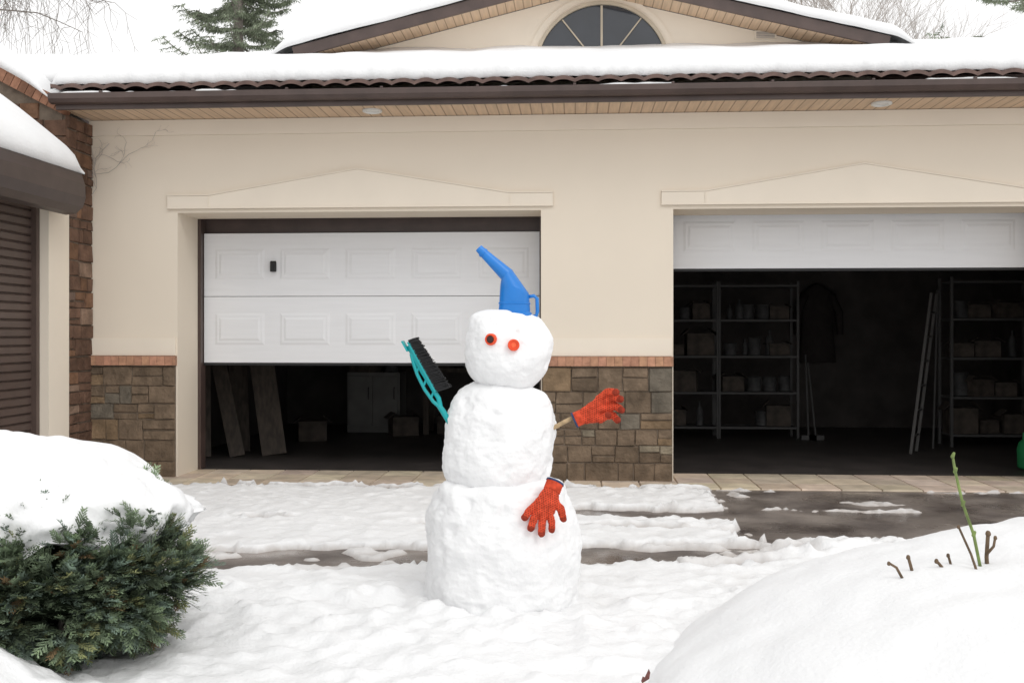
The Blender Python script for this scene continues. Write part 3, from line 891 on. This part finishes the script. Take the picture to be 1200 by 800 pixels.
fing=[([g2(626,591),g2(618,597,-.006),g2(613,604,-.002)],.0172),
      ([g2(630,597),g2(623,607,-.010),g2(620,616,-.002)],.0182),
      ([g2(636,600),g2(633,612,-.010),g2(632,623,-.003)],.0185),
      ([g2(643,600),g2(645,611,-.008),g2(645,619,.0)],.0170),
      ([g2(649,588),g2(657,596,-.006),g2(660,607,.002)],.0185)]
palm=[(g2(646,574),g2(629,592),.029,.025),(g2(648,576),g2(635,597),.029,.025),(g2(649,577),g2(644,598),.029,.024),(g2(648,574),g2(650,589),.029,.025)]
glove('orange work glove resting on the snowman belly, fingers spread',(-.140,-4.312,.535),(radians(-14),0,radians(18)),palm,fing,(g2(653,565,.004),g2(648,575),.029),M_edge)
k2=1/243
def g1(px,py,d=0): return ((px-700)*k2, d, (478-py)*k2)
fing=[([g1(702,466),g1(712,458,-.010),g1(721,458,-.040)],.0185),
      ([g1(706,471),g1(718,464,-.008),g1(726,466,-.042)],.0190),
      ([g1(708,479),g1(720,474,-.008),g1(727,478,-.044)],.0190),
      ([g1(706,487),g1(717,485,-.006),g1(723,490,-.036)],.0180),
      ([g1(695,486),g1(703,490,-.030),g1(712,484,-.054)],.0182)]
palm=[(g1(684,484),g1(702,471),.027,.028),(g1(684,486),g1(706,478),.029,.030),(g1(684,488),g1(705,485),.028,.028),(g1(686,489),g1(698,488),.027,.026)]
glove('orange work glove stuck on the stick arm, fingers curled',(.109,-4.03,.946),(0,0,0),palm,fing,(g1(674,491),g1(685,486),.026),M_edge)

# ------------------------------------------------------------------ snow bank + rose
mb=MB(); bx0,bx1,by0,by1=-.3,5.2,-7.6,-3.0; st=.03
def bank(x,y):
    xx=(x-2.35)/2.15; yy=(y+5.25)/ (1.45 if y>-5.25 else 2.0)
    if x>2.35: xx*=.6
    r2=xx*xx+yy*yy + .07*N(x*1.2,y*1.2,3)+.03*N(x*3.5,y*3.5,8)
    f=(max(0,1-r2)**.66) if r2<1 else -(r2-1)*.35
    edge=1-sm(.0,.5,f)
    return .66*f+.018*N(x*2.5,y*2.5,5)+.012*N(x*7,y*7,6)+.005*N(x*20,y*20,6)+edge*(.02*N(x*9,y*9,12)+.012*N(x*22,y*22,13))-.01
nx=int((bx1-bx0)/st); ny=int((by1-by0)/st)
for j in range(ny+1):
    for i in range(nx+1):
        x=bx0+st*i;y=by0+st*j; mb.v.append((x,y,max(-.06,bank(x,y))))
for j in range(ny):
    for i in range(nx):
        a=j*(nx+1)+i
        if max(mb.v[q][2] for q in (a,a+1,a+nx+1,a+nx+2))>-.05: mb.face((a,a+1,a+nx+2,a+nx+1))
thing(mb.obj('snow_bank',M_snow,smooth=True),'smooth high bank of shovelled snow beside driveway','snow bank')
RB=empty('rose_bush',(1.34,-5.41,.5),'pruned rose stems poking out of the snow bank','rose bush')
M_gstem=mat('green_stem',(.16,.22,.06),.6,.3,30,0); M_bstem=mat('brown_stem',(.13,.085,.05),.8,.3,30,0)
def stem(pts,r,m):
    mb=MB(); B0=Vector((1.34,-5.41,.54)); P=[B0+Vector((x,y_,z)) for x,y_,z in pts]
    mb.tube(P,[r*(1-.25*i/len(P)) for i in range(len(P))],7)
    if m is M_gstem:
        for q in P[1:]: mb.capsule(q-Vector((0,0,.004)),q+Vector((.004,0,.006)),r*1.25,r*.9,8)
    else:
        mb.capsule(P[-1]-Vector((0,0,.003)),P[-1],r*1.25,r*1.1,8)
    mb.obj('stem',m,RB,smooth=True)
stem([(.01,0,-.05),(-.02,0,.10),(-.055,0,.20),(-.08,0,.31),(-.088,0,.36)],.0055,M_gstem)
stem([(.035,.02,-.06),(.03,.02,.02),(.035,.02,.10)],.0075,M_bstem)
stem([(-.01,-.03,-.05),(-.04,-.03,.04),(-.08,-.03,.13)],.0045,M_bstem)
stem([(-.10,0,-.07),(-.115,0,-.02),(-.14,0,.01)],.006,M_bstem)
stem([(-.09,.02,-.07),(-.085,.02,-.01),(-.095,.02,.025)],.005,M_bstem)
stem([(-.20,.03,-.07),(-.215,.03,-.01),(-.222,.03,.015)],.006,M_bstem)
stem([(-.24,.0,-.07),(-.27,.0,-.015),(-.295,.0,.0)],.005,M_bstem)
stem([(.02,0,.03),(.045,0,.06),(.05,0,.09)],.005,M_bstem)
mb=MB()
for i in range(8):
    a=2*pi*i/8; mb.v.append((.245+.016*cos(a),-5.34+.012*sin(a),.12+.015*sin(2*a)+.015*cos(a)))
mb.face(range(8))
thing(mb.obj('fallen_leaf',mat('red_leaf',(.16,.06,.05),.7,.3,40,0)),'dark red fallen leaf on the snow','leaf')

# ------------------------------------------------------------------ juniper
random.seed(11)
J=empty('juniper_bush',(-2.08,-5.05,0),'dark green juniper bush with thick snow cap','bush')
cx,cy,cz=-2.10,-5.02,.36
M_jun=mat('juniper_foliage',(1,1,1),.8,.12,30,0,attr=True,spec=.2)
mb=MB()
def sprig(mb,p,d,L,col):
    # one flat feathery spray: stem with alternating side shoots, each with scale-leaf tips
    d=d.normalized(); ref=Vector((random.uniform(-.6,.6),random.uniform(-.6,.6),1))
    s=d.cross(ref)
    if s.length<.05: s=d.cross(Vector((1,0,0)))
    s.normalize(); u=s.cross(d)
    nseg=6
    def leaf(q,dr,l,wd,c):
        sd=dr.cross(u+ref*.2).normalized()*wd
        b=len(mb.v); mb.v+= [tuple(q-sd*.8),tuple(q+dr*l),tuple(q+sd*.8)]
        mb.face((b,b+1,b+2),c)
    leaf(p,d,L,.0028,(col[0]*.6,col[1]*.6,col[2]*.6))
    for i in range(nseg):
        t=(i+.4)/nseg; q=p+d*L*t-u*(.12*L*t*t)
        ll=L*(.48-.26*t)
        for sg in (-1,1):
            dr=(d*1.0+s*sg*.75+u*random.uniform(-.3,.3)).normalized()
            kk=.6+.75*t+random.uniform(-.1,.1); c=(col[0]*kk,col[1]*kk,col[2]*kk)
            leaf(q,dr,ll,.0028,c)
            for h in (.2,.4,.6,.8):
                q2=q+dr*ll*h
                for sg2 in (-1,1):
                    dr2=(dr+d*.3+s*sg2*.55+u*random.uniform(-.5,.5)).normalized()
                    leaf(q2,dr2,ll*.34,.0028,(c[0]*1.1,c[1]*1.1,c[2]*1.1))
    for _ in range(4):
        leaf(p+d*L*.88,(d+s*random.uniform(-.5,.5)+u*random.uniform(-.3,.3)).normalized(),L*.22,.003,(col[0]*1.5,col[1]*1.5,col[2]*1.35))
clumps=[]
while len(clumps)<170:
    th=random.uniform(0,2*pi); ph=math.asin(random.uniform(-.98,.85))
    n0=Vector((cos(th)*cos(ph),sin(th)*cos(ph),sin(ph)))
    if n0.y>.3 and random.random()<.8: continue
    clumps.append((n0,random.uniform(.78,1.12),random.uniform(.75,1.25)))
cnt=0; tries=0
while cnt<6200 and tries<40000:
    tries+=1
    n0,rad,kc=clumps[tries%len(clumps)]
    j=Vector((random.gauss(0,1),random.gauss(0,1),random.gauss(0,1))).normalized()*random.uniform(.2,1)*.085
    tp=1-.30*sm(0,-1,n0.z)      # tapers toward the foot
    c0=Vector((cx+n0.x*.60*rad*tp,cy+n0.y*.50*rad*tp,cz+n0.z*.31*rad))
    p=c0+Vector((j.x,j.y,j.z*.8))
    if p.z<.03: continue
    if j.dot(n0)<-.03: continue
    out=(j.normalized()*.6+n0*.9+Vector((0,0,.25 if n0.z>-.3 else -.1))).normalized()
    d=(out+Vector((random.uniform(-.4,.4),random.uniform(-.4,.4),random.uniform(-.3,.3)))).normalized()
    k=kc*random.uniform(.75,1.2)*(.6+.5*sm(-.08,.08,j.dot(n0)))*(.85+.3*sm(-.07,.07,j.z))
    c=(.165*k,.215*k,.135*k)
    r_=random.random()
    if r_<.25: c=(.17*k,.225*k,.18*k)
    elif r_<.37: c=(.25*k,.265*k,.13*k)
    elif r_<.40: c=(.19*k,.13*k,.07*k)
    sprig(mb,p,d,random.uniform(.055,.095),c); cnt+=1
for (tx,ty,tz,m_) in ((-1.76,-5.38,.57,60),(-2.40,-5.36,.76,70),(-2.36,-5.42,.70,50),(-1.95,-5.46,.52,60),(-1.62,-5.25,.62,25)):
    for i in range(m_):
        p=Vector((tx+random.gauss(0,.03),ty+random.gauss(0,.03),tz+random.gauss(0,.022)))
        sprig(mb,p,Vector((random.uniform(-.5,.7),random.uniform(-1,.1),random.uniform(-.1,.9))),random.uniform(.04,.07),(.16,.21,.13))
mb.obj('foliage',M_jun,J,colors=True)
mb=MB()
for i in range(40):
    th=random.uniform(0,2*pi); e=Vector((cx+.45*cos(th),cy+.40*sin(th),random.uniform(.15,.55)))
    b0=Vector((cx+random.uniform(-.05,.05),cy+random.uniform(-.05,.05),.0)); m_=(b0+e)/2+Vector((0,0,-.02))
    mb.tube([b0,m_,e],[.016,.010,.004],5)
mb.obj('branch',M_branch,J)
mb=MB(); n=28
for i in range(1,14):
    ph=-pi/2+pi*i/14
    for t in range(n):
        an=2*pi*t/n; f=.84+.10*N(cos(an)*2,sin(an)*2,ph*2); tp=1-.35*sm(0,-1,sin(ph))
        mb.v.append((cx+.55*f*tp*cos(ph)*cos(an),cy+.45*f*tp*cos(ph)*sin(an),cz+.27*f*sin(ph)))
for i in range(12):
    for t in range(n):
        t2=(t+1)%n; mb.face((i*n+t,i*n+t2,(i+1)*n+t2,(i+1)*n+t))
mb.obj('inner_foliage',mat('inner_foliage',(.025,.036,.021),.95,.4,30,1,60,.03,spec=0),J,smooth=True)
# cap
mb=MB(); n=150; m_=80
sx,sy,sz=-2.16,-5.00,.60
for i in range(m_+1):
    ph=-pi/2+pi*i/m_
    for t in range(n):
        an=2*pi*t/n; n_=Vector((cos(ph)*cos(an),cos(ph)*sin(an),sin(ph)))
        f=1+.10*noise.noise(n_*1.8+Vector((1,5,2)))+.07*noise.noise(n_*4.5)+.022*noise.noise(n_*12)+.008*noise.noise(n_*30)
        zz=.31-.08*n_.x if n_.z>0 else .06
        z=n_.z*zz*f
        low=1-sm(.0,.5,n_.z)
        f2=f*(1+low*(.14*noise.noise(n_*4+Vector((4,4,4)))+.08*noise.noise(n_*9)))
        z-= low*(.01+.13*max(-.3,N(cos(an)*4,sin(an)*4,2)))
        if n_.x>.2: z-=low*.05*n_.x
        mb.v.append((sx+n_.x*.62*f2,sy+n_.y*.47*f2,sz+z))
for i in range(m_):
    for t in range(n):
        t2=(t+1)%n; mb.face((i*n+t,i*n+t2,(i+1)*n+t2,(i+1)*n+t))
mb.obj('snow_cap',M_snow,J,smooth=True)

# ------------------------------------------------------------------ trees
random.seed(5)
M_needle=mat('needles',(1,1,1),.85,.15,3,0,attr=True,spec=.2)
def spruce(x,y,H,R,zlow,label,name='spruce_tree',pine=False):
    T=empty(name,(x,y,0),label,'tree')
    mb=MB(); mb.tube([(x,y,-.1),(x,y,H*.5),(x,y,H)],[.02*H,.012*H,.01],10); mb.obj('trunk',M_branch,T)
    mb=MB(); lb=MB(); z=zlow
    while z<H-.3:
        rr=R*((H-z)/(H-zlow))**.75
        for b in range(6 if not pine else 4):
            th=random.uniform(0,2*pi); L=rr*random.uniform(.6,1.15)
            pts=[]
            for i in range(9):
                t=i/8; pts.append(Vector((x+cos(th)*L*t,y+sin(th)*L*t,z+L*(-.32*t+.34*t*t*t)+ (L*.25*t if pine else 0))))
            lb.tube(pts,[.03*(1-t/9)+.006 for t in range(9)],4)
            side=Vector((-sin(th),cos(th),0))
            for i in range(1 if not pine else 4,9):
                for sg in (-1,1):
                    for q in range(2):
                        p=pts[i]-(pts[i]-pts[i-1])*q*.5
                        tl=(.22+.30*(1-i/9))*L/2.0*random.uniform(.6,1.2)
                        dr=(side*sg+Vector((cos(th),sin(th),0))*.7+Vector((0,0,-.25 if not pine else .2))).normalized()
                        k=random.uniform(.6,1.3)
                        c=(.27*k,.31*k,.22*k)  # paler, greyer green: distance haze is put into the needle colour
                        for s_ in range(6):
                            pp=p+dr*tl*s_/6
                            for w_ in range(3):
                                d2=(dr*.6+Vector((random.uniform(-1,1),random.uniform(-1,1),random.uniform(-1.2,.5)))).normalized()
                                l=random.uniform(.07,.16); sd=d2.cross(Vector((random.random(),random.random(),1))).normalized()*.013
                                b_=len(mb.v); mb.v+=[tuple(pp-sd),tuple(pp+sd),tuple(pp+d2*l)]; mb.face((b_,b_+1,b_+2),c)
        z+=random.uniform(.24,.44)*(1 if not pine else 1.5)
    lb.obj('limb',M_branch,T); mb.obj('crown',M_needle,T,colors=True)
spruce(-8.6,16.2,14.2,2.6,6.2,'dark spruce tree rising behind the snowy roof')
spruce(10.3,14.0,13.0,2.9,6.8,'pine tree rising behind the garage roof','pine_tree',True)

def bare_tree(x,y,H,label,lean=0,droop=0,seed=1,r0=.12,depth=5,spread=.55):
    random.seed(seed)
    T=empty('bare_tree',(x,y,0),label,'tree')
    mb=MB(); cr=MB()
    def br(p,d,l,r,dep,m):
        pts=[p]; rr=[r]; q=p.copy(); n=5
        for i in range(n):
            d=(d+Vector((random.uniform(-.14,.14),random.uniform(-.14,.14),random.uniform(-.08,.10)-droop*(.16 if dep<3 else 0)))).normalized()
            q=q+d*l/n; pts.append(q.copy()); rr.append(r*(1-.45*(i+1)/n))
            if dep>0 and i>0:
                for c in range(2 if dep<4 else 1):
                    s=Vector((random.uniform(-1,1),random.uniform(-1,1),random.uniform(-.2,.6))).normalized()
                    nd=(d*.75+s*spread).normalized()
                    br(q.copy(),nd,l*random.uniform(.45,.68),max(.005,rr[-1]*.55),dep-1,cr)
        m.tube(pts,rr,6 if r>.03 else 3,caps=False)
    br(Vector((x,y,-.1)),Vector((lean,0,1)).normalized(),H*.55,r0,depth,mb)
    mb.obj('trunk',M_branch,T); cr.obj('crown',M_twig,T)
bare_tree(-5.4,24,17.5,'leafless tree standing behind the garage',seed=2,depth=4)
bare_tree(9.8,24,16.5,'leafless tree with fine twigs behind the roof',seed=4,depth=4)
bare_tree(7.4,25,16.0,'leafless tree with fine twigs behind the roof',seed=9,depth=4)
random.seed(21)
T=empty('birch_tree',(-10.2,6,0),'leafless weeping birch with hanging twigs beside outbuilding','tree')
mb=MB(); mb.tube([(-10.2,6,0),(-10.1,6,3),(-10.3,6,6),(-10.1,6,9)],[.16,.13,.09,.04],10); mb.obj('trunk',mat('birch_bark',(.55,.53,.5),.8,.3,6,.3),T)
mb=MB()
for i in range(14):
    z=random.uniform(5.8,8.6); th=random.uniform(-.9,.9); L=random.uniform(1.6,3.3)
    pts=[Vector((-10.2+cos(th)*L*t,6+sin(th)*L*t,z+L*(.65*t-.5*t*t)+.06*N(t*5,i,1))) for t in [k/7 for k in range(8)]]
    mb.tube(pts,[.022*(1-k/9) for k in range(8)],5,caps=False)
    for j in range(16):
        k=random.uniform(.3,1)*7; a=int(min(6,k)); p=pts[a].lerp(pts[a+1],k-a)
        l=random.uniform(.4,1.5); dx=random.uniform(-.5,.6); q=[p]
        for s_ in range(1,6):
            t=s_/5; q.append(p+Vector((dx*t**.7+random.uniform(-.05,.05),random.uniform(-.05,.05),-l*t*t*.9+.05*t)))
            if random.random()<.7:
                e=q[-1]+Vector((random.uniform(-.25,.25),0,-random.uniform(.05,.25))); mb.tube([q[-1],e],[.003,.002],3,caps=False)
        mb.tube(q,[.005,.0045,.004,.0035,.003,.0025],3,caps=False)
mb.obj('crown',M_branch,T)
